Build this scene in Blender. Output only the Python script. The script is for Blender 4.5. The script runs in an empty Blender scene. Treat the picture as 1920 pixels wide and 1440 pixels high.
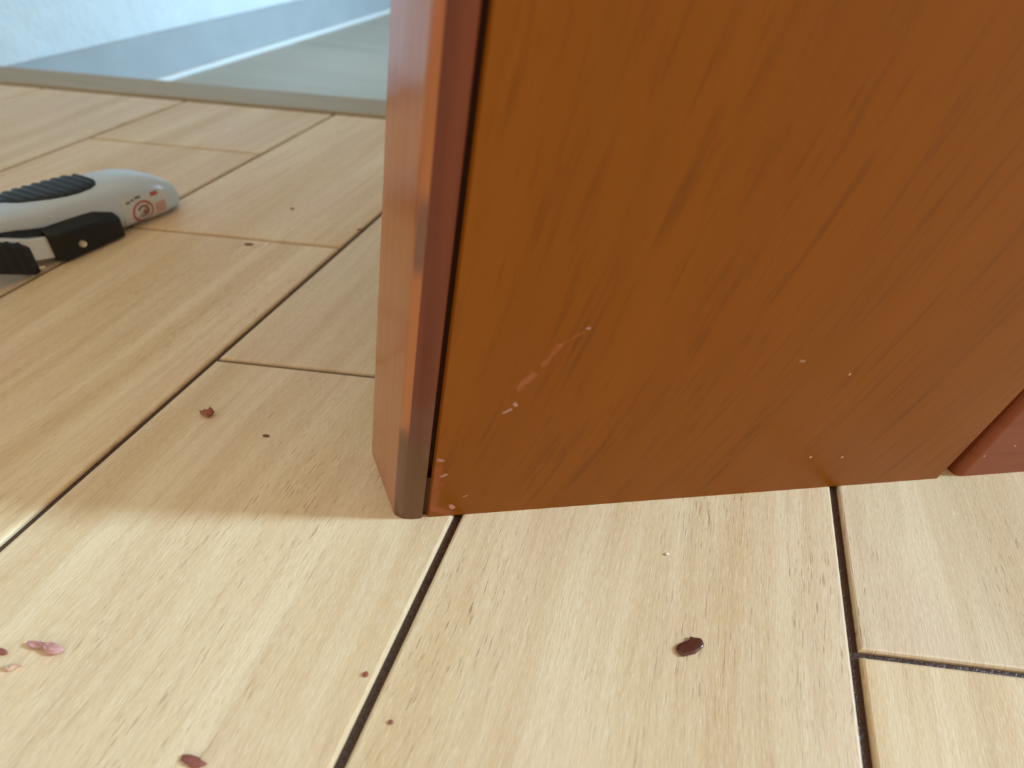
import bpy, bmesh, math, random
from mathutils import Vector, Matrix, noise
random.seed(7)
S = bpy.context.scene
COL = S.collection

# ------------------------------------------------------------------ camera
F = 1200.0                      # focal length in pixels of the 1920x1440 frame
H = 0.15                        # lens height over the floor (m)
R = Matrix(((0.9555956943863733, 0.2236870808412255, -0.19183575979195389),
            (0.28933129514526174, -0.5887262875129673, 0.7547772916832914),
            (0.05589517438733527, -0.7767660189889425, -0.6273039783265202)))
CAM = Vector((0, 0, H))
cd = bpy.data.cameras.new('camera')
cam = bpy.data.objects.new('camera', cd); COL.objects.link(cam)
cx, cy, cz = R.col[0], R.col[1], R.col[2]
m = Matrix.Identity(4)
for i in range(3):
    m[i][0] = cx[i]; m[i][1] = -cy[i]; m[i][2] = -cz[i]; m[i][3] = CAM[i]
cam.matrix_world = m
cd.sensor_width = 36.0; cd.lens = 36.0 * F / 1920.0
cd.clip_start = 0.005; cd.clip_end = 50
cd.dof.use_dof = True
cd.dof.focus_distance = 0.182
cd.dof.aperture_fstop = 12.0
S.camera = cam

# ------------------------------------------------------------------ light
world = bpy.data.worlds.new('world'); S.world = world
world.use_nodes = True
bg = world.node_tree.nodes['Background']
bg.inputs[0].default_value = (1.0, 0.84, 0.59, 1); bg.inputs[1].default_value = 0.89

def area(name, loc, target, sx, sy, power, color):
    l = bpy.data.lights.new(name, 'AREA'); l.shape = 'RECTANGLE'
    l.size = sx; l.size_y = sy; l.energy = power; l.color = color
    o = bpy.data.objects.new(name, l); COL.objects.link(o)
    o.location = loc
    d = Vector(target) - Vector(loc)
    o.rotation_euler = d.to_track_quat('-Z', 'Y').to_euler()
    return o
# daylight window to the right, and the glazed entrance door beyond the step
area('window_daylight', (2.70, 0.93, 1.75), (0, 0.1, 0), 0.30, 1.0, 150, (0.50, 0.78, 1.0))
area('entrance_daylight', (0.85, 1.25, 0.22), (-0.62, 0.92, 0.03), 0.25, 0.4, 4.6, (0.50, 0.78, 1.0)).data.spread = math.radians(64)
S.view_settings.view_transform = 'Standard'
S.view_settings.look = 'None'
S.view_settings.gamma = 1.0
S.view_settings.use_curve_mapping = False
S.view_settings.exposure = 0.0

# ------------------------------------------------------------------ helpers
def ray(x, y):
    return R @ Vector(((x - 960) / F, (y - 720) / F, 1.0))
def at(x, y, z=0.0):
    r = ray(x, y)
    return CAM + r * ((z - H) / r.z)
def link(name, me, mat=None, parent=None, smooth=False):
    o = bpy.data.objects.new(name, me); COL.objects.link(o)
    if mat: me.materials.append(mat)
    if parent: o.parent = parent
    if smooth:
        for p in me.polygons: p.use_smooth = True
    return o
def mesh(name, verts, faces):
    me = bpy.data.meshes.new(name); me.from_pydata([tuple(v) for v in verts], [], faces); me.update()
    bm = bmesh.new(); bm.from_mesh(me); bmesh.ops.recalc_face_normals(bm, faces=bm.faces[:]); bm.to_mesh(me); bm.free()
    return me
def bevel(o, w, seg=2, ang=40):
    b = o.modifiers.new('bevel', 'BEVEL'); b.width = w; b.segments = seg
    b.limit_method = 'ANGLE'; b.angle_limit = math.radians(ang)
    return o
def tag(o, label, cat, group=None):
    o['label'] = label; o['category'] = cat
    if group: o['group'] = group
    return o
def struct(o, label=None):
    o['kind'] = 'structure'
    if label: o['label'] = label
    return o
def prism(poly, z0, z1):
    n = len(poly)
    v = [(p[0], p[1], z0) for p in poly] + [(p[0], p[1], z1) for p in poly]
    f = [tuple(range(n))[::-1], tuple(range(n, 2 * n))]
    f += [(i, (i + 1) % n, n + (i + 1) % n, n + i) for i in range(n)]
    return v, f

# ---- node helpers
class NT:
    def __init__(s, name):
        s.m = bpy.data.materials.new(name); s.m.use_nodes = True
        s.t = s.m.node_tree; s.b = s.t.nodes['Principled BSDF']
    def n(s, kind, **kw):
        x = s.t.nodes.new(kind)
        for k, v in kw.items(): setattr(x, k, v)
        return x
    def l(s, a, b): s.t.links.new(a, b)
    def put(s, sock, v):
        if v is None: return
        if hasattr(v, 'is_linked') or hasattr(v, 'links'): s.l(v, sock)
        else: sock.default_value = v
    def math(s, op, a, b=None, c=None, clamp=False):
        x = s.n('ShaderNodeMath', operation=op); x.use_clamp = clamp
        for i, v in enumerate((a, b, c)):
            s.put(x.inputs[i], v)
        return x.outputs[0]
    def mix(s, f, a, b, blend='MIX'):
        x = s.n('ShaderNodeMix', data_type='RGBA', blend_type=blend)
        s.put(x.inputs[0], f)
        for i, v in ((6, a), (7, b)):
            if isinstance(v, tuple) and len(v) == 3: v = (*v, 1)
            s.put(x.inputs[i], v)
        return x.outputs[2]
    def noise(s, vec, scale, detail=4, rough=.55, dim='3D'):
        x = s.n('ShaderNodeTexNoise', noise_dimensions=dim)
        x.inputs['Scale'].default_value = scale; x.inputs['Detail'].default_value = detail
        x.inputs['Roughness'].default_value = rough
        s.l(vec, x.inputs['Vector']); return x.outputs[0]
    def ramp(s, f, a, b):          # smooth step between a and b
        x = s.n('ShaderNodeMapRange', interpolation_type='SMOOTHSTEP')
        x.inputs[1].default_value = a; x.inputs[2].default_value = b
        s.l(f, x.inputs[0]); return x.outputs[0]
    def vec(s, x=None, y=None, z=None):
        c = s.n('ShaderNodeCombineXYZ')
        for i, v in enumerate((x, y, z)): s.put(c.inputs[i], v)
        return c.outputs[0]
    def mapping(s, vec, scale=(1, 1, 1), loc=(0, 0, 0), rot=(0, 0, 0)):
        x = s.n('ShaderNodeMapping'); s.l(vec, x.inputs[0])
        x.inputs['Scale'].default_value = scale; x.inputs['Location'].default_value = loc
        x.inputs['Rotation'].default_value = rot
        return x.outputs[0]
    def bump(s, h, strength=.3, dist=.001):
        x = s.n('ShaderNodeBump'); x.inputs['Strength'].default_value = strength
        x.inputs['Distance'].default_value = dist; s.l(h, x.inputs['Height'])
        s.l(x.outputs[0], s.b.inputs['Normal'])
    def set(s, color=None, rough=None, spec=None, metal=None, coat=None, coat_rough=None):
        if color is not None:
            if isinstance(color, tuple) and len(color) == 3: color = (*color, 1)
            s.put(s.b.inputs['Base Color'], color)
        for k, v in (('Roughness', rough), ('Specular IOR Level', spec), ('Metallic', metal), ('Coat Weight', coat), ('Coat Roughness', coat_rough)):
            s.put(s.b.inputs[k], v)
        return s.m
def srgb(r, g, b):
    f = lambda c: (c / 255 / 12.92) if c / 255 <= .04045 else ((c / 255 + .055) / 1.055) ** 2.4
    return (f(r), f(g), f(b))

# ------------------------------------------------------------------ materials
def plank_material():
    n = NT('plank_wood')
    tc = n.n('ShaderNodeTexCoord'); oi = n.n('ShaderNodeObjectInfo')
    rnd = oi.outputs['Random']
    off = n.n('ShaderNodeVectorMath', operation='ADD')
    n.l(tc.outputs['Object'], off.inputs[0])
    n.l(n.vec(n.math('MULTIPLY', rnd, 7.3), n.math('MULTIPLY', rnd, 13.1), n.math('MULTIPLY', rnd, 3.7)), off.inputs[1])
    P = off.outputs[0]
    # wandering of the grain
    wob = n.noise(n.mapping(P, (9, 3.2, 1)), 1, 2)
    wv = n.n('ShaderNodeVectorMath', operation='ADD'); n.l(P, wv.inputs[0])
    n.l(n.vec(n.math('MULTIPLY', n.math('SUBTRACT', wob, .5), .022)), wv.inputs[1])
    G = wv.outputs[0]
    broad = n.noise(n.mapping(G, (70, 3.5, 1)), 1, 3, .5)      # broad growth bands
    fine = n.noise(n.mapping(G, (330, 16, 1)), 1, 4, .6)       # fibres
    fib = n.noise(n.mapping(G, (1700, 120, 1)), 1, 2, .6)
    pore = n.noise(n.mapping(G, (2100, 150, 1)), 1, 2, .5)     # short open pores
    area_ = n.noise(n.mapping(P, (26, 11, 1), (4, 9, 0)), 1, 2)
    blot = n.noise(n.mapping(P, (30, 10, 1), (1, 2, 0)), 1, 2)
    c = n.mix(n.ramp(broad, .3, .72), srgb(231, 204, 165), srgb(211, 176, 129))
    c = n.mix(n.math('MULTIPLY', n.ramp(blot, .42, .75), .55), c, srgb(222, 186, 152))
    c = n.mix(n.math('MULTIPLY', n.ramp(fine, .42, .74), .5), c, srgb(201, 166, 126))
    c = n.mix(n.math('MULTIPLY', n.ramp(fib, .5, .8), .22), c, srgb(236, 220, 190))
    micro = n.noise(n.mapping(G, (3000, 420, 1), (2, 5, 0)), 1, 2, .6)
    c = n.mix(n.math('MULTIPLY', n.ramp(micro, .5, .72), .30), c, srgb(190, 160, 128))
    c = n.mix(n.math('MULTIPLY', n.math('SUBTRACT', 1.0, n.ramp(micro, .28, .48)), .30), c, srgb(240, 228, 206))
    pm = n.math('MULTIPLY', n.ramp(pore, .61, .70), n.math('ADD', n.math('MULTIPLY', n.ramp(area_, .40, .70), .50), .08))
    c = n.mix(pm, c, srgb(150, 105, 70))
    tone = n.n('ShaderNodeHueSaturation'); n.l(c, tone.inputs['Color'])
    n.l(n.math('MULTIPLY_ADD', rnd, .06, .97), tone.inputs['Value'])
    n.l(n.math('MULTIPLY_ADD', rnd, .10, .92), tone.inputs['Saturation'])
    n.set(tone.outputs[0], rough=n.math('MULTIPLY_ADD', fine, .18, .36), spec=.36)
    hgt = n.math('ADD', n.math('MULTIPLY', fine, .5), n.math('ADD', n.math('MULTIPLY', fib, .35), n.math('MULTIPLY', micro, .4)))
    hgt = n.math('SUBTRACT', hgt, n.math('MULTIPLY', pm, .6))
    n.bump(hgt, .45, .0004)
    return n.m
PLANK = plank_material()

def groove_material():
    n = NT('joint_filler')
    tc = n.n('ShaderNodeTexCoord')
    a = n.noise(tc.outputs['Object'], 900, 3)
    n.set(n.mix(a, srgb(48, 33, 27), srgb(90, 66, 54)), rough=n.math('MULTIPLY_ADD', a, .4, .12), spec=.5)
    n.bump(a, .5, .0006)
    return n.m
GROOVE = groove_material()

def plain(name, rgb, rough=.5, spec=.5, metal=0, var=.08, scale=400, bumpd=0):
    n = NT(name); tc = n.n('ShaderNodeTexCoord')
    a = n.noise(tc.outputs['Object'], scale, 3)
    c0 = srgb(*[max(0, c * (1 - var)) for c in rgb]); c1 = srgb(*[min(255, c * (1 + var)) for c in rgb])
    n.set(n.mix(a, c0, c1), rough=rough, spec=spec, metal=metal)
    if bumpd: n.bump(a, .4, bumpd)
    return n.m

def seg_dist(n, U, V, a, b):
    """distance in the (U,V) plane to segment a-b, as nodes"""
    dx, dy = b[0] - a[0], b[1] - a[1]; L2 = dx * dx + dy * dy + 1e-12
    pu = n.math('SUBTRACT', U, a[0]); pv = n.math('SUBTRACT', V, a[1])
    t = n.math('ADD', n.math('MULTIPLY', pu, dx / L2), n.math('MULTIPLY', pv, dy / L2), clamp=True)
    qu = n.math('SUBTRACT', pu, n.math('MULTIPLY', t, dx)); qv = n.math('SUBTRACT', pv, n.math('MULTIPLY', t, dy))
    return n.math('SQRT', n.math('ADD', n.math('MULTIPLY', qu, qu), n.math('MULTIPLY', qv, qv)))

def face_material(name, marks, horizontal=False):
    """orange-brown varnished veneer; UV = metres along / up the board"""
    n = NT(name)
    uv = n.n('ShaderNodeUVMap'); uv.uv_map = 'UVMap'
    sp = n.n('ShaderNodeSeparateXYZ'); n.l(uv.outputs[0], sp.inputs[0]); U, V = sp.outputs[0], sp.outputs[1]
    if horizontal:
        G = n.vec(V, U, 0)
    else:
        cur = n.math('MULTIPLY', n.math('SUBTRACT', 1.0, n.math('POWER', 2.718, n.math('MULTIPLY', V, -12.0))), .030)
        G = n.vec(n.math('SUBTRACT', U, cur), V, 0)
    a = n.noise(n.mapping(G, (55, 5, 1)), 1, 3, .5)
    b = n.noise(n.mapping(G, (260, 22, 1), (3, 1, 0)), 1, 3, .6)
    d = n.noise(n.mapping(G, (620, 34, 1), (7, 2, 0)), 1, 2, .6)
    if horizontal:
        base, dark, light = srgb(132, 66, 36), srgb(112, 52, 26), srgb(140, 74, 44)
    else:
        base, dark, light = srgb(132, 72, 1), srgb(102, 51, 1), srgb(138, 76, 3)
    c = n.mix(n.ramp(a, .3, .7), base, light)
    c = n.mix(n.math('MULTIPLY', n.ramp(b, .52, .74), .45), c, dark)
    c = n.mix(n.math('MULTIPLY', n.ramp(d, .54, .76), .35), c, dark)
    wobble = n.noise(n.mapping(uv.outputs[0], (1, 1, 1)), 420, 3, .6)
    for a_, b_, w, col, amt in marks:
        dist = n.math('ADD', seg_dist(n, U, V, a_, b_), n.math('MULTIPLY', n.math('SUBTRACT', wobble, .5), w * 2.2))
        mk = n.n('ShaderNodeMapRange', interpolation_type='SMOOTHSTEP')
        mk.inputs[1].default_value = w * .25; mk.inputs[2].default_value = w
        mk.inputs[3].default_value = amt; mk.inputs[4].default_value = 0
        n.l(dist, mk.inputs[0])
        c = n.mix(mk.outputs[0], c, srgb(*col))
    n.set(c, rough=n.math('MULTIPLY_ADD', b, .10, .36), spec=.24)
    n.bump(n.math('SUBTRACT', n.math('MULTIPLY', d, .3), n.math('MULTIPLY', b, .7)), .12, .0006)
    return n.m

# ------------------------------------------------------------------ the floor
SK = math.tan(math.radians(11.05))           # the plank ends run askew of the long joints
T_LINE = 0.4907; T_UP = 0.533                # y at x = 0 of the sill's near and far edge
XS = [-0.925, -0.815, -0.705, -0.594, -0.4835, -0.3741, -0.2623, -0.1554, -0.0431, 0.0674, 0.178, 0.289, 0.40, 0.51, 0.62, 0.73, 0.84, 0.95, 1.06]
JOINT = {5: .3973, 6: .2832, 7: .1855, 9: .0946, 8: .3300, 4: .0800, 3: .12, 2: .3, 10: -.02, 11: .25, 12: .13, 13: .35, 14: .2, 15: .05, 16: .31, 17: .15, 0: .2, 1: .05}
GAP = 0.00125; EGAP = 0.0009; TH = 0.006; CH = 0.0008
X0, X1, YN = XS[0], XS[-1], -0.75
v, f = prism([(X0, YN), (X1, YN), (X1, T_LINE + SK * X1), (X0, T_LINE + SK * X0)], -0.03, -0.0016)
floor = struct(link('floor', mesh('floor', v, f), GROOVE), 'pale wood plank floor with dark joints')

def plank(xa, xb, ya, yb):
    """ya, yb are the values of y - SK*x at the two ends"""
    ox, oy = (xa + xb) / 2, (ya + yb) / 2
    def ring(i, z):
        a, b, c, d = xa + GAP + i, xb - GAP - i, ya + EGAP + i, yb - EGAP - i
        return [(x - ox, y0 + SK * x - oy, z) for x, y0 in ((a, c), (b, c), (b, d), (a, d))]
    vs = ring(0, -TH) + ring(0, -CH) + ring(CH * .45, -CH * .25) + ring(CH * 1.1, 0)
    fs = [(3, 2, 1, 0), (12, 13, 14, 15)]
    for k in range(3):
        fs += [(4 * k + i, 4 * k + (i + 1) % 4, 4 * k + 4 + (i + 1) % 4, 4 * k + 4 + i) for i in range(4)]
    o = link('plank', mesh('plank', vs, fs), PLANK, floor)
    o.location = (ox, oy, 0)
    return o
LEN = 0.46
for k in range(len(XS) - 1):
    j = JOINT.get(k, .2)
    ys = [j + LEN * i for i in range(-5, 4)]
    ys = [y for y in ys if YN + .2 < y < T_LINE - .02]
    ys = [YN + .19] + ys + [T_LINE]
    for a, b in zip(ys, ys[1:]): plank(XS[k], XS[k + 1], a, b)

# ------------------------------------------------------------------ sill, lower entry floor, wall
DROP = 0.08
n = NT('sill_wood'); tc = n.n('ShaderNodeTexCoord')
g = n.noise(n.mapping(tc.outputs['Object'], (6, 120, 60), rot=(0, 0, -math.radians(11))), 1, 3)
n.set(n.mix(g, srgb(146, 124, 90), srgb(170, 150, 114)), rough=.45, spec=.4)
SILL = n.m
sx0, sx1 = -0.66, 1.06
v, f = prism([(sx0, T_LINE + SK * sx0 + .0006), (sx1, T_LINE + SK * sx1 + .0006), (sx1, T_UP + SK * sx1), (sx0, T_UP + SK * sx0)], -DROP, .0015)
struct(bevel(link('trim_1', mesh('trim_1', v, f), SILL), .0015), 'olive-brown wooden sill strip along the edge of the plank floor')

n = NT('entry_floor_vinyl'); tc = n.n('ShaderNodeTexCoord')
g = n.noise(n.mapping(tc.outputs['Object'], (3, 40, 1), rot=(0, 0, -math.radians(11))), 1, 4)
g2 = n.noise(n.mapping(tc.outputs['Object'], (2, 9, 1), rot=(0, 0, -math.radians(11))), 1, 3)
c = n.mix(n.ramp(g, .3, .75), srgb(176, 171, 154), srgb(158, 152, 136))
c = n.mix(n.math('MULTIPLY', n.ramp(g2, .4, .7), .6), c, srgb(186, 178, 158))
n.set(c, rough=.38, spec=.5)
ENTRY = n.m
K = (H + DROP) / H
WYAW = .043                                   # the wall's slight turn against the joints
wx = lambda y: -0.426 * K + WYAW * (y - .4587 * K)
YF = 1.33
v, f = prism([(wx(.3) - .1, T_UP + SK * -.8 - .02), (1.2, T_UP + SK * 1.2 - .02), (1.2, YF + .1), (wx(YF) - .1, YF + .1)], -DROP - .05, -DROP)
struct(link('floor_entry', mesh('floor_entry', v, f), ENTRY), 'pale grey-green lower entry floor beyond the sill')

n = NT('wallpaper'); tc = n.n('ShaderNodeTexCoord')
a = n.noise(tc.outputs['Object'], 26, 5, .6); b = n.noise(tc.outputs['Object'], 160, 3, .6)
n.set(n.mix(a, srgb(206, 216, 222), srgb(220, 229, 234)), rough=.75, spec=.25)
n.bump(n.math('ADD', n.math('MULTIPLY', a, 1.0), n.math('MULTIPLY', b, .25)), .8, .010)
WALL = n.m
def wallbox(name, y0, y1, off0, off1, z0, z1, mat):
    p = [(wx(y0) + off0, y0), (wx(y1) + off0, y1), (wx(y1) + off1, y1), (wx(y0) + off1, y0)]
    vv, ff = prism(p, z0, z1)
    return link(name, mesh(name, vv, ff), mat)
struct(wallbox('wall_left', -0.75, YF, -.05, 0, -DROP - .05, 2.3, WALL), 'white embossed wallpaper wall')
BASE = plain('baseboard_vinyl', (160, 167, 172), .5, .4, var=.06, scale=22)
struct(bevel(wallbox('baseboard_left', .45, YF, .0003, .006, -DROP, -DROP + .052, BASE), .001), 'grey baseboard along the white wall')
WHITE = plain('white_caulk', (228, 232, 234), .4, .5, var=.03)
struct(bevel(wallbox('trim_2', .45, YF, .006, .0135, -DROP, -DROP + .006, WHITE), .002), 'thin white bead at the foot of the baseboard')
v, f = prism([(wx(YF) - .05, YF), (1.2, YF), (1.2, YF + .05), (wx(YF) - .05, YF + .05)], -DROP - .05, 2.3)
struct(link('wall_back', mesh('wall_back', v, f), WALL), 'white wall at the end of the entry')

v, f = prism([(1.08, .60), (1.13, .60), (1.13, YF), (1.08, YF)], -DROP - .05, 2.3)  # added wall, out of view, keeps window light off the entry
struct(link('light_block_wall', mesh('light_block_wall', v, f), WALL), 'unseen white wall added right of the entry to block window light')

# ------------------------------------------------------------------ wooden furniture panel
UP = (-(ray(662, 2030))).normalized()
def edge(bx, by, tx, ty):
    """foot on the floor and the upward direction of one arris"""
    p = at(bx, by); nn = (p - CAM).cross(ray(tx, ty)).normalized()
    d = (UP - nn * nn.dot(UP)); d /= d.z
    return p, d
PH = 1.0  # unseen upper part made this tall to block the window light
eA = edge(697, 848, 733, 0)       # far arris of the end face
eB = edge(737, 960, 806, 0)       # near arris of the end face
eC = edge(792, 969, 903, 0)       # bead meets groove
eD = edge(800, 970, 921, 0)       # groove meets face
eE = edge(1760, 897, 1920, 732)   # right arris of the face
E1 = (eE[0] - eD[0]).normalized()
NIN = Vector((-E1.y, E1.x, 0))    # horizontal, into the board
if NIN.dot(CAM - eD[0]) > 0: NIN = -NIN
root = bpy.data.objects.new('wooden_panel', None); COL.objects.link(root)
root.location = eD[0]; root.empty_display_size = .05
bpy.context.view_layer.update()
tag(root, 'orange-brown varnished wooden panel with dark rounded edge strip standing on the plank floor', 'furniture')
def par(o):
    o.parent = root; o.matrix_parent_inverse = root.matrix_world.inverted()
    return o
TOPZ = PH
LEV = [0.0, .0012, .004] + [TOPZ * (i / 12.0) for i in range(1, 13)]
def loft(name, rails, mat, z0=0.0, lev=None, smooth=False):
    """rails: list of (foot, dir) around a closed section"""
    nr = len(rails); vs = []; fs = []; zs = [z0 + z for z in (lev or LEV)]
    for z in zs:
        for p, d in rails: vs.append(p + d * z)
    for k in range(len(zs) - 1):
        for i in range(nr):
            fs.append((k * nr + i, k * nr + (i + 1) % nr, (k + 1) * nr + (i + 1) % nr, (k + 1) * nr + i))
    fs.append(tuple(range(nr))); fs.append(tuple(range((len(zs) - 1) * nr, len(zs) * nr)))
    me = mesh(name, vs, fs)
    uv = me.uv_layers.new(name='UVMap')
    for lp in me.loops:
        p = me.vertices[lp.vertex_index].co
        z = p.z
        q = p - UP / UP.z * z - eD[0]
        uv.data[lp.index].uv = (q.dot(E1) - q.dot(NIN) * .9, z)
    return par(link(name, me, mat, smooth=smooth))
def sh(e, du=0, dn=0):            # shift a rail along the face / into the board
    return (e[0] + E1 * du + NIN * dn, e[1])
def mixr(a, b, t): return (a[0].lerp(b[0], t), a[1].lerp(b[1], t))
back_dir = (eA[0] - eB[0])
THICK = back_dir.dot(NIN)

def uvpx(x, y):                   # pixel on the face plane -> (along, up)
    r = ray(x, y); N = E1.cross(UP)
    p = CAM + r * ((eD[0] - CAM).dot(N) / r.dot(N))
    q = p - UP / UP.z * p.z - eD[0]
    return (q.dot(E1), p.z)
PK = (176, 106, 74); LV = (190, 150, 150)
def mk(x0, y0, x1, y1, w, col, amt): return (uvpx(x0, y0), uvpx(x1, y1), w, col, amt)
marks = [mk(972, 728, 1000, 704, .0016, PK, .45), mk(945, 774, 958, 768, .0006, LV, .55), mk(966, 757, 968, 760, .0006, LV, .7),
         mk(1020, 684, 1050, 648, .0010, PK, .30), mk(1050, 648, 1095, 622, .0006, PK, .25), mk(1101, 616, 1105, 616, .0005, LV, .65),
         mk(1502, 677, 1508, 677, .0006, LV, .5), mk(1520, 857, 1521, 857, .0004, (250, 220, 190), .9), mk(1579, 857, 1580, 857, .0004, (250, 210, 180), .8),
         mk(1593, 703, 1594, 701, .0004, (250, 200, 160), .7),
         mk(812, 950, 822, 880, .0022, (156, 84, 54), .5), mk(815, 955, 850, 962, .0018, (168, 94, 66), .5), mk(822, 863, 830, 864, .0007, LV, .6),
         mk(828, 893, 836, 890, .0006, LV, .6), mk(846, 948, 850, 952, .0009, (222, 160, 150), .7), mk(870, 931, 876, 929, .0004, LV, .6)]
FACE = face_material('veneer_orange_brown', marks)
loft('front_panel', [sh(eD, .0006, 0), sh(eE, -.0007, 0), sh(eE, 0, .0006), sh(eE, 0, THICK), sh(eD, 0, THICK), sh(eD, 0, .0008)], FACE)

def band_material(name, base, dark, marks_, rough=.3):
    n = NT(name); uv = n.n('ShaderNodeUVMap'); uv.uv_map = 'UVMap'
    sp = n.n('ShaderNodeSeparateXYZ'); n.l(uv.outputs[0], sp.inputs[0]); U, V = sp.outputs[0], sp.outputs[1]
    a = n.noise(n.mapping(uv.outputs[0], (300, 12, 1)), 1, 3)
    c = n.mix(n.ramp(a, .3, .7), srgb(*base), srgb(*dark))
    wob = n.noise(n.mapping(uv.outputs[0], (1, .4, 1)), 300, 3)
    for v0, v1, w, col, amt, u0, u1 in marks_:
        vv = n.math('ADD', V, n.math('MULTIPLY', n.math('SUBTRACT', wob, .5), w * 3))
        k = n.math('MULTIPLY', n.ramp(vv, v0 - w, v0 + w), n.math('SUBTRACT', 1.0, n.ramp(vv, v1 - w, v1 + w)))
        if u0 is not None:
            k = n.math('MULTIPLY', k, n.math('MULTIPLY', n.ramp(U, u0 - .0006, u0 + .0006), n.math('SUBTRACT', 1.0, n.ramp(U, u1 - .0012, u1 + .0012))))
        c = n.mix(n.math('MULTIPLY', k, amt), c, srgb(*col))
    n.set(c, rough=rough, spec=.5)
    return n.m
def uof(e):
    q = e[0] - eD[0]; return q.dot(E1) - q.dot(NIN) * .9
uB, uC = uof(eB), uof(eC); uR = uB + (uC - uB) * .30
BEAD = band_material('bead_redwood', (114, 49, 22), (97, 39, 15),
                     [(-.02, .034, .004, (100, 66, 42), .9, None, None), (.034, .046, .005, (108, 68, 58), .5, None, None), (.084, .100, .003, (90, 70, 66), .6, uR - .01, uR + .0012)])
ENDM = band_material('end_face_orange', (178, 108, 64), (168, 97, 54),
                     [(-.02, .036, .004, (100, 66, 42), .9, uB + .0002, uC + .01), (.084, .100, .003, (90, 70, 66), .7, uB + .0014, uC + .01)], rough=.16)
# end face strip (flat, its near arris rounded over), then the bead, then the groove
arc = []
for i in range(21):
    t = i / 20
    bul = math.sin(math.pi * (t ** .8)) * .0013 + (.0005 if 0 < t < 1 else 0)
    arc.append(sh(mixr(eB, eC, t), 0, -bul))
arc[0] = mixr(mixr(eA, eB, .97), arc[1], .25)
loft('end_face', [eA] + arc[:7] + [sh(arc[6], .0006, .004), sh(eA, .012, 0)], ENDM)
loft('bead', arc[6:] + [sh(eC, .0001, .0036), sh(arc[6], .0007, .0036)], BEAD)
DARKB = plain('filler_brown', (66, 34, 14), .5, .3, var=.15)
DARK = plain('groove_dark', (60, 20, 8), .6, .3, var=.15)
fil = loft('repair_filler', [sh(eC, -.0002, .0010), sh(eD, .0002, .0010), sh(eD, .0002, .0030), sh(eC, -.0002, .0030)], DARKB, lev=[0, .001, .012, .0155, .017])
loft('groove', [sh(eC, -.0005, .0032), sh(eD, .0004, .0032), sh(eD, .0004, .006), sh(eC, -.0005, .006)], DARK)
# neighbouring board, horizontal grain, a gap to the right of the face panel
gB = edge(1793, 894, 1920, 756)
FACE2 = face_material('veneer_red_brown', [mk(1845, 857, 1846, 857, .0003, (250, 210, 180), .8), mk(1903, 838, 1904, 838, .0003, (250, 210, 180), .8)], horizontal=True)
BL = 1.0  # unseen length extended to shade the far floor and left wall
LEV2 = LEV
r0 = gB
arc2 = []
for i in range(6):
    a = math.pi / 2 * i / 5
    arc2.append(sh(r0, .0030 * (1 - math.sin(a)) - .0006, .0030 * (1 - math.cos(a))))
brd = loft('side_board', [sh(r0, BL, 0)] + arc2 + [sh(r0, -.0006, .022), sh(r0, BL, .022)], FACE2)
loft('back_rail', [sh(eE, -.06, THICK + .0002), sh(r0, .08, THICK + .0002), sh(r0, .08, THICK + .012), sh(eE, -.06, THICK + .012)], FACE2)

# ------------------------------------------------------------------ gas tool lying on the planks
P1, P2 = at(131, 489, .001), at(232, 444, .001)
ax_ = (P1 - P2); ax_.z = 0; ax_.normalize()
tx_ = Vector((-ax_.y, ax_.x, 0))
if tx_.dot(CAM - P2) < 0: tx_ = -tx_
O = Vector((P2.x, P2.y, 0))
tool = bpy.data.objects.new('handheld_tool', None); COL.objects.link(tool)
M = Matrix.Identity(4)
for i in range(3):
    M[i][0] = ax_[i]; M[i][1] = tx_[i]; M[i][2] = (0, 0, 1)[i]; M[i][3] = O[i]
tool.empty_display_size = .03
flip = M.to_3x3().determinant() < 0
tool.location = O
def L(s, t, z): return ax_ * s + tx_ * t + Vector((0, 0, z))      # tool coordinates -> offset from its base
tag(tool, 'grey handheld tool with black ribbed grip and red warning sticker on the planks', 'tool')
GREY = plain('grey_plastic', (190, 195, 198), .25, .5, var=.02)
BLACK = plain('black_plastic', (9, 10, 12), .34, .4, var=.1, scale=900)
RUBBER = plain('black_rubber', (15, 18, 21), .42, .45, var=.15, scale=900)
SLIDE = plain('slide_plastic', (205, 203, 198), .35, .5, var=.02)
BRASS = plain('valve_metal', (214, 200, 170), .28, .5, .6, var=.1)
def interp(tab, s):
    if s <= tab[0][0]: return tab[0][1]
    for (a, va), (b, vb) in zip(tab, tab[1:]):
        if s <= b:
            k = (s - a) / (b - a); k = k * k * (3 - 2 * k) if False else k
            return va + (vb - va) * k
    return tab[-1][1]
ZT = [(-.0425, .0060), (-.041, .0105), (-.038, .0145), (-.033, .0185), (-.027, .0215), (-.019, .0238), (-.010, .0248), (.0, .0250), (.012, .0252), (.03, .0256), (.045, .0275), (.06, .029), (.08, .030), (.1, .028)]
ZB = [(-.0425, .0030), (-.041, .0012), (-.038, .0003), (-.034, .0001), (-.006, .0001), (.0, .002), (.006, .008), (.012, .0105), (.03, .0130), (.045, .0185), (.06, .020), (.1, .021)]
HW = [(-.0425, .0030), (-.041, .0080), (-.038, .0112), (-.033, .0132), (-.027, .0142), (.0, .0145), (.03, .0142), (.05, .0150), (.1, .0135)]
TC = [(-.0425, -.0150), (-.03, -.0150), (-.01, -.0165), (.0, -.0178), (.02, -.0194), (.04, -.0202), (.1, -.021)]
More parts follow.
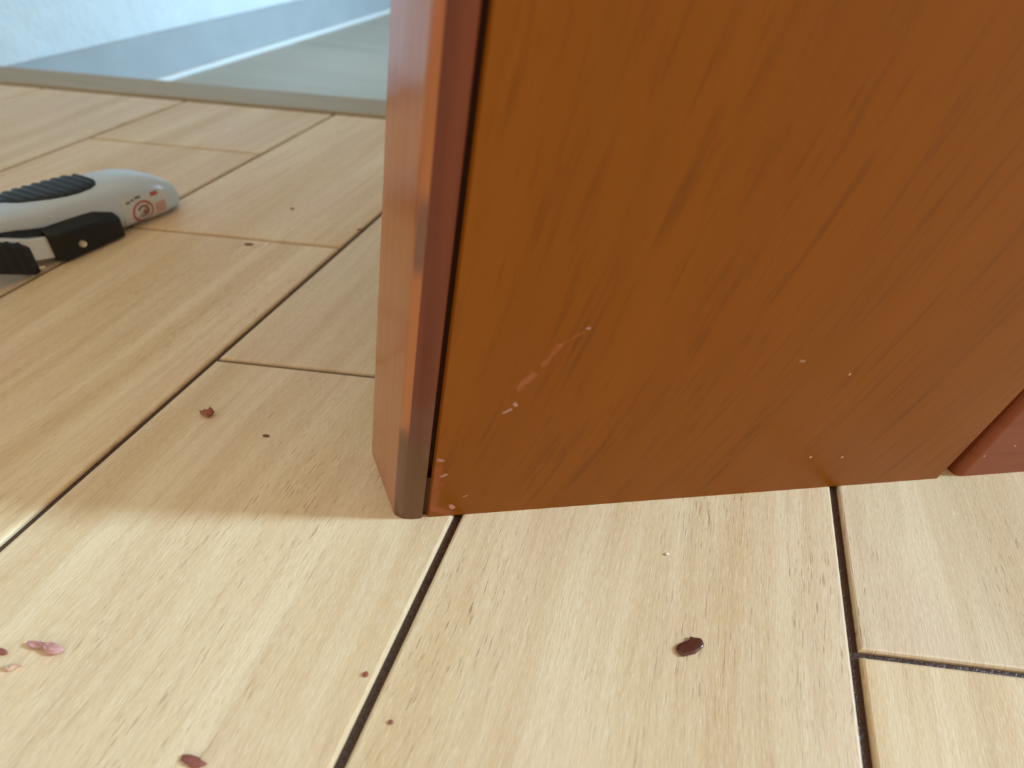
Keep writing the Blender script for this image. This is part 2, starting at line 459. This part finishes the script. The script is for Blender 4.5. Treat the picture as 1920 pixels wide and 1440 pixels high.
def bodyp(s, phi, off=0.0):
    zt, zb, hw, tcn = interp(ZT, s), interp(ZB, s), interp(HW, s), interp(TC, s)
    c, sn = math.cos(phi), math.sin(phi); e = 2 / 3.2
    t = math.copysign(abs(c) ** e, c) * (hw + off); z = math.copysign(abs(sn) ** e, sn) * ((zt - zb) / 2 + off)
    return L(s, tcn + t, (zt + zb) / 2 + z)
def tl(name, vs, fs, mat, smooth=True, parent=None):
    me = mesh(name, vs, fs); o = link(name, me, mat, smooth=smooth)
    o.parent = parent or tool
    return o
ss = [-.0425, -.0420, -.041, -.0395, -.038, -.0355, -.033, -.030, -.027, -.023, -.019, -.0145, -.010, -.005, .0, .006, .012, .02, .03, .04, .05, .06, .07, .08, .09, .1]
NPH = 40
vs = [bodyp(s, 2 * math.pi * k / NPH) for s in ss for k in range(NPH)]
fs = [(i * NPH + k, i * NPH + (k + 1) % NPH, (i + 1) * NPH + (k + 1) % NPH, (i + 1) * NPH + k) for i in range(len(ss) - 1) for k in range(NPH)]
fs += [tuple(range(NPH)), tuple(range((len(ss) - 1) * NPH, len(ss) * NPH))]
tl('body', vs, fs, GREY)
# ribbed rubber grip: a patch on the top of the body
PMIN = [(-.004, 95), (-.003, 74), (-.001, 62), (.003, 52), (.008, 47), (.014, 48), (.02, 55), (.027, 70), (.034, 86), (.045, 95), (.06, 105)]
def patch(name, s0, s1, ns, pmin, pmax, npz, off, mat, ridge=0, pitch=.0042, parent=None):
    vs = []; fs = []
    for i in range(ns + 1):
        s = s0 + (s1 - s0) * i / ns
        for k in range(npz + 1):
            ph = pmin(s) + (pmax(s) - pmin(s)) * k / npz
            eo = off if 0 < k < npz and 0 < i < ns else -.0004
            if ridge and 1 < k < npz - 1 and 1 < i < ns: eo += ridge * max(0, math.sin(2 * math.pi * s / pitch)) ** .6
            vs.append(bodyp(s, math.radians(ph), eo))
    w = npz + 1
    for i in range(ns):
        for k in range(npz):
            fs.append((i * w + k, i * w + k + 1, (i + 1) * w + k + 1, (i + 1) * w + k))
    return tl(name, vs, fs, mat, parent=parent)
patch('grip', -.004, .06, 90, lambda s: interp(PMIN, s), lambda s: 165 - (max(0, .004 - s) / .008) * 60, 14, .0006, RUBBER, ridge=.0009)
# lower black housing with its sloping shoulder
def hull_sections(name, secs, mat, bev=.0006, parent=None):
    n_ = len(secs[0]); vs = [L(*p) for sec in secs for p in sec]
    fs = [(i * n_ + k, i * n_ + (k + 1) % n_, (i + 1) * n_ + (k + 1) % n_, (i + 1) * n_ + k) for i in range(len(secs) - 1) for k in range(n_)]
    fs += [tuple(range(n_)), tuple(range((len(secs) - 1) * n_, len(secs) * n_))]
    o = tl(name, vs, fs, mat, smooth=False, parent=parent)
    if bev: bevel(o, bev, 2, 30)
    return o
hull_sections('housing', [
    [(-.0015, 0, .001), (-.0015, 0, .0105), (-.001, -.003, .0125), (-.001, -.028, .0125), (-.001, -.028, .001)],
    [(.008, 0, .001), (.008, 0, .0122), (.008, -.0045, .0163), (.008, -.028, .0163), (.008, -.028, .001)],
    [(.0285, 0, .001), (.0285, 0, .0136), (.0285, -.005, .0163), (.0285, -.028, .0163), (.0285, -.028, .001)],
    [(.0318, -.0018, .0018), (.0322, -.0018, .0146), (.0322, -.006, .0164), (.0318, -.028, .0164), (.0318, -.028, .0018)]], BLACK)
hull_sections('shoulder', [
    [(.030, -.0035, .0130), (.030, -.0058, .0165), (.030, -.028, .0165), (.030, -.028, .0130)],
    [(.038, -.0040, .0160), (.038, -.0068, .0187), (.038, -.028, .0187), (.038, -.028, .0160)],
    [(.047, -.0045, .0196), (.047, -.0072, .0222), (.047, -.028, .0222), (.047, -.028, .0196)],
    [(.085, -.0060, .0230), (.085, -.0085, .0255), (.085, -.028, .0255), (.085, -.028, .0230)]], BLACK)
hull_sections('slide', [
    [(.0305, -.003, .0030), (.0305, -.003, .0130), (.0305, -.0105, .0140), (.0305, -.0105, .0030)],
    [(.039, -.003, .0052), (.039, -.003, .0150), (.039, -.0105, .0160), (.039, -.0105, .0052)],
    [(.049, -.003, .0105), (.049, -.003, .0195), (.049, -.0105, .0205), (.049, -.0105, .0105)],
    [(.075, -.003, .0180), (.075, -.003, .0240), (.075, -.0105, .0250), (.075, -.0105, .0180)]], SLIDE, .0004)
# ribbed trigger in front of the slide, tilted up towards the nose
secs = []
N_ = 60
for i in range(N_ + 1):
    d_ = .034 * i / N_
    k = min(1, i / 6)
    rib = .0005 * max(0, math.sin(2 * math.pi * (i - 4) / 7)) if i > 4 else 0
    t1 = -.0028 + .0016 * k + rib * .5
    up_ = .50 * max(0, d_ - .0025)
    zt = .0138 + .0016 * k + up_ + rib
    s1, s0 = .0400 + d_, .0402 + d_
    secs.append([(s1, t1, .0004 + up_), (s0, t1, zt - .0020), (s0, t1 - .0010, zt - .0006), (s0, t1 - .0030, zt), (s0, -.0085, zt - .0008), (s1, -.0085, .0004 + up_)])
hull_sections('trigger', secs, RUBBER, 0)
# gas valve and striker screw
def knob(name, c, r, h, mat, axis=(0, 1, 0), parent=None):
    me = bpy.data.meshes.new(name); bm = bmesh.new()
    bmesh.ops.create_cone(bm, cap_ends=True, segments=20, radius1=r, radius2=r * .8, depth=h)
    top = [f_ for f_ in bm.faces if f_.normal.z > .9]
    r2 = bmesh.ops.inset_region(bm, faces=top, thickness=r * .35)
    for f_ in top:
        for v_ in f_.verts: v_.co.z -= h * .3
    d = ax_ * axis[0] + tx_ * axis[1] + Vector((0, 0, axis[2]))
    bm.transform(Matrix.Translation(L(*c)) @ d.to_track_quat('Z', 'Y').to_matrix().to_4x4())
    bm.to_mesh(me); bm.free()
    o = link(name, me, mat); o.parent = parent or tool
    return o
knob('valve', (.0200, .0004, .0060), .0017, .0016, BRASS)
knob('screw', (.0392, -.0022, .0020), .0009, .0022, BRASS, axis=(-1, .3, 0))
# warning sticker: film, red ring, little figure, lines of print
FILM = plain('sticker_film', (196, 194, 184), .3, .5, var=.03)
RED = plain('print_red', (176, 76, 60), .5, .4, var=.1)
PINK = plain('print_pink', (192, 150, 134), .5, .4, var=.08)
BROWN = plain('print_brown', (128, 88, 62), .5, .4, var=.1)
INK = plain('print_grey', (104, 106, 100), .5, .4, var=.1)
Cs = -.0155
def sid(s, dz):                 # place print on the camera-facing side: along s, dz metres above the ring's centre
    hh = (interp(ZT, s) + interp(ZB, s)) / 2
    b = (interp(ZT, s) - interp(ZB, s)) / 2
    zz = .0078 + dz
    q = max(-.96, min(.96, (zz - hh) / b))
    return math.asin(math.copysign(abs(q) ** 1.6, q))
def decal(name, poly_fn, mat, off, parent):
    vs, fs = poly_fn()
    return tl(name, [bodyp(s, sid(s, dz), off) for s, dz in vs], fs, mat, parent=parent)
def gridrect(s0, s1, z0, z1, ns=10, nz=8, fn=None):
    vs = [(s0 + (s1 - s0) * i / ns, z0 + (z1 - z0) * k / nz) for i in range(ns + 1) for k in range(nz + 1)]
    if fn: vs = [fn(*q) for q in vs]
    w = nz + 1
    return vs, [(i * w + k, i * w + k + 1, (i + 1) * w + k + 1, (i + 1) * w + k) for i in range(ns) for k in range(nz)]
st = decal('sticker', lambda: gridrect(-.0058, -.0300, -.0056, .0084, 16, 12, lambda s, z: (s, z - (s + .0068) * -.12 + .001)), FILM, .00008, tool)
def ringf(r0, r1, a0=0, a1=360, ns=36, c=(Cs, 0)):
    def f_():
        vs = []; fs = []
        for i in range(ns + 1):
            a = math.radians(a0 + (a1 - a0) * i / ns)
            for r in (r0, r1): vs.append((c[0] + r * 1.05 * math.cos(a), c[1] + r * math.sin(a)))
        for i in range(ns): fs.append((2 * i, 2 * i + 1, 2 * i + 3, 2 * i + 2))
        return vs, fs
    return f_
decal('warning_ring', ringf(.0044, .0054), RED, .00016, st)
decal('figure', ringf(.0020, .0031, 20, 300, 18, (Cs - .0002, .0001)), BROWN, .00015, st)
decal('figure', ringf(.0002, .0013, 0, 360, 10, (Cs - .0012, -.0006)), BROWN, .00015, st)
decal('slash', lambda: gridrect(0, 1, -.0004, .0004, 8, 1, lambda u, z: (Cs - .0033 + .0066 * u, .0033 - .0066 * u + z)), RED, .00018, st)
decal('red_print', lambda: gridrect(-.0222, -.0282, -.0040, .0020, 6, 6), PINK, .00014, st)
decal('red_print', lambda: gridrect(-.0212, -.0252, .0056, .0076, 5, 3), RED, .00014, st)
for s0, s1, z0, z1 in ((-.0080, -.0102, .0058, .0070), (-.0108, -.0122, .0064, .0075), (-.0128, -.0160, .0068, .0080)):
    decal('print_line', lambda: gridrect(s0, s1, z0, z1, 3, 2), INK, .00014, st)

# ------------------------------------------------------------------ crumbs, chips and the wax drop
WAX = NT('brown_wax'); tc = WAX.n('ShaderNodeTexCoord'); a = WAX.noise(tc.outputs['Object'], 700, 3)
WAX = WAX.set(WAX.mix(a, srgb(66, 34, 26), srgb(98, 54, 42)), rough=.14, spec=.6)
PINKW = plain('pink_shaving', (188, 138, 132), .5, .4, var=.16, scale=900)
TANW = plain('tan_shaving', (206, 168, 146), .5, .4, var=.12, scale=900)
REDW = plain('red_brown_crumb', (150, 84, 62), .55, .4, var=.22, scale=900)
DRKW = plain('dark_red_crumb', (138, 78, 68), .5, .4, var=.15, scale=900)
BRNW = plain('dark_brown_sliver', (104, 66, 38), .55, .4, var=.15, scale=900)
CRMW = plain('cream_chip', (238, 226, 200), .45, .5, var=.05, scale=900)

def outline_chip(name, px, height, mat, label, cat='crumb', dome=.5, seed=0, rough=.25, lift=0):
    """irregular flake: outline on the floor, raised and domed"""
    pts = [at(x, y) for x, y in px]; c = sum(pts, Vector()) / len(pts)
    n_ = len(pts); rings = 4
    vs = []; rr = random.Random(seed)
    for k in range(rings + 1):
        t = k / rings
        rad = 1.0 if k == 0 else (1.0 + .04 * (k == 1)) * math.cos(t * math.pi / 2 * .92) ** .7
        zz = height * (math.sin(t * math.pi / 2) ** dome)
        for p in pts:
            q = c.lerp(p, rad)
            vs.append(Vector((q.x - c.x, q.y - c.y, zz * (1 + rr.uniform(-rough, rough)) + lift * (k > 0) * (0.5 + 0.5 * math.sin(3 * (q.x - c.x) / .004)))))
    fs = [(k * n_ + i, k * n_ + (i + 1) % n_, (k + 1) * n_ + (i + 1) % n_, (k + 1) * n_ + i) for k in range(rings) for i in range(n_)]
    fs += [tuple(range(n_)), tuple(range(rings * n_, (rings + 1) * n_))]
    o = link(name, mesh(name, vs, fs), mat, smooth=True)
    o.location = c
    o.modifiers.new('sub', 'SUBSURF').levels = 1
    o.modifiers['sub'].render_levels = 2
    return tag(o, label, cat)
zz = lambda x, y: (1200 + x * .09375, 1150 + y * .09375)
outline_chip('wax_drop', [zz(*q) for q in ((700, 690), (780, 620), (900, 575), (990, 555), (975, 480), (1010, 478), (1075, 510), (1190, 505), (1240, 545), (1280, 640), (1270, 700), (1180, 760), (1110, 830), (1060, 845), (930, 870), (850, 895), (780, 850), (715, 790))],
             .0011, WAX, 'glossy dark brown wax drop on the plank in front of the panel', 'wax', .45, 3, .06)
zs_ = lambda x, y: (x * .104167, 1180 + y * .104167)
outline_chip('wax_shaving', [zs_(*q) for q in ((490, 260), (560, 235), (680, 245), (800, 270), (900, 300), (1000, 285), (1080, 320), (1170, 350), (1200, 400), (1120, 450), (1010, 500), (900, 495), (830, 450), (820, 390), (700, 370), (570, 375), (520, 330))],
             .0014, PINKW, 'larger curled pink wax shaving near the left edge of the floor', 'shaving', .5, 5, .55, .0006)
outline_chip('wax_shaving', [zs_(*q) for q in ((70, 700), (150, 655), (270, 645), (330, 660), (480, 670), (330, 690), (230, 760), (160, 785), (90, 760))],
             .0010, TANW, 'small pale tan shaving with a thin tail below the pink curl', 'shaving', .5, 6, .4, .0003)
outline_chip('wax_crumb', [zs_(*q) for q in ((-160, 380), (-60, 350), (60, 352), (140, 400), (165, 450), (120, 485), (20, 470), (-120, 450))],
             .0011, DRKW, 'dark red crumb cut by the left edge of the picture', 'crumb', .5, 8, .15)
zc = lambda x, y: (300 + x * .229167, 600 + y * .229167)
def lump(name, px, py, w, d, h, rot, mat, label, seed, cat='crumb', amp=.35):
    me = bpy.data.meshes.new(name); bm = bmesh.new()
    bmesh.ops.create_icosphere(bm, subdivisions=3, radius=1)
    for v_ in bm.verts:
        k = 1 + amp * noise.noise(v_.co * 1.7 + Vector((seed * 3.1, seed, 0))) + amp * .5 * noise.noise(v_.co * 4 + Vector((seed, 0, 5)))
        v_.co *= k
        v_.co.x *= w / 2; v_.co.y *= d / 2; v_.co.z *= h / 2
    zmin = min(v_.co.z for v_ in bm.verts)
    for v_ in bm.verts: v_.co.z -= zmin
    bm.to_mesh(me); bm.free()
    o = link(name, me, mat, smooth=True)
    o.location = at(px, py); o.rotation_euler.z = math.radians(rot)
    return tag(o, label, cat)
lump('wax_crumb', 389, 779, .0042, .0022, .0019, 5, REDW, 'reddish-brown jagged crumb on the shaded plank left of the panel', 2, amp=.7)
lump('wax_crumb', 397, 779, .0020, .0022, .0028, 40, REDW, 'small reddish-brown bit stuck to the right of the jagged crumb', 4, amp=.6)
lump('wood_sliver', 499, 818, .0024, .0011, .0006, 10, BRNW, 'tiny dark brown oval sliver on the shaded plank', 3, 'sliver', .15)
lump('wood_sliver', 467, 459, .0046, .0014, .0008, 18, BRNW, 'thin dark brown sliver beside the plank joint right of the tool', 5, 'sliver', .2)
lump('wood_sliver', 675, 431, .0032, .0011, .0006, 30, REDW, 'small red-brown sliver close to the left side of the panel', 6, 'sliver', .3)
lump('wax_crumb', 548, 392, .0022, .0014, .0007, 0, BRNW, 'small brown speck on the far plank between tool and panel', 7, amp=.3)
lump('wax_crumb', 362, 1429, .0054, .0020, .0010, 5, DRKW, 'dark reddish crumb at the bottom edge of the picture', 9, amp=.35)
lump('wax_crumb', 686, 1266, .0014, .0012, .0008, 0, REDW, 'tiny red speck beside the dark joint in the foreground', 10, amp=.3)
lump('wax_crumb', 733, 1355, .0011, .0010, .0006, 0, DRKW, 'tiny dark speck right of the foreground joint', 11, amp=.3)
lump('wood_chip', 1250, 1040, .0011, .0008, .0007, 20, CRMW, 'tiny cream chip below the bottom edge of the panel', 12, 'chip', .3)
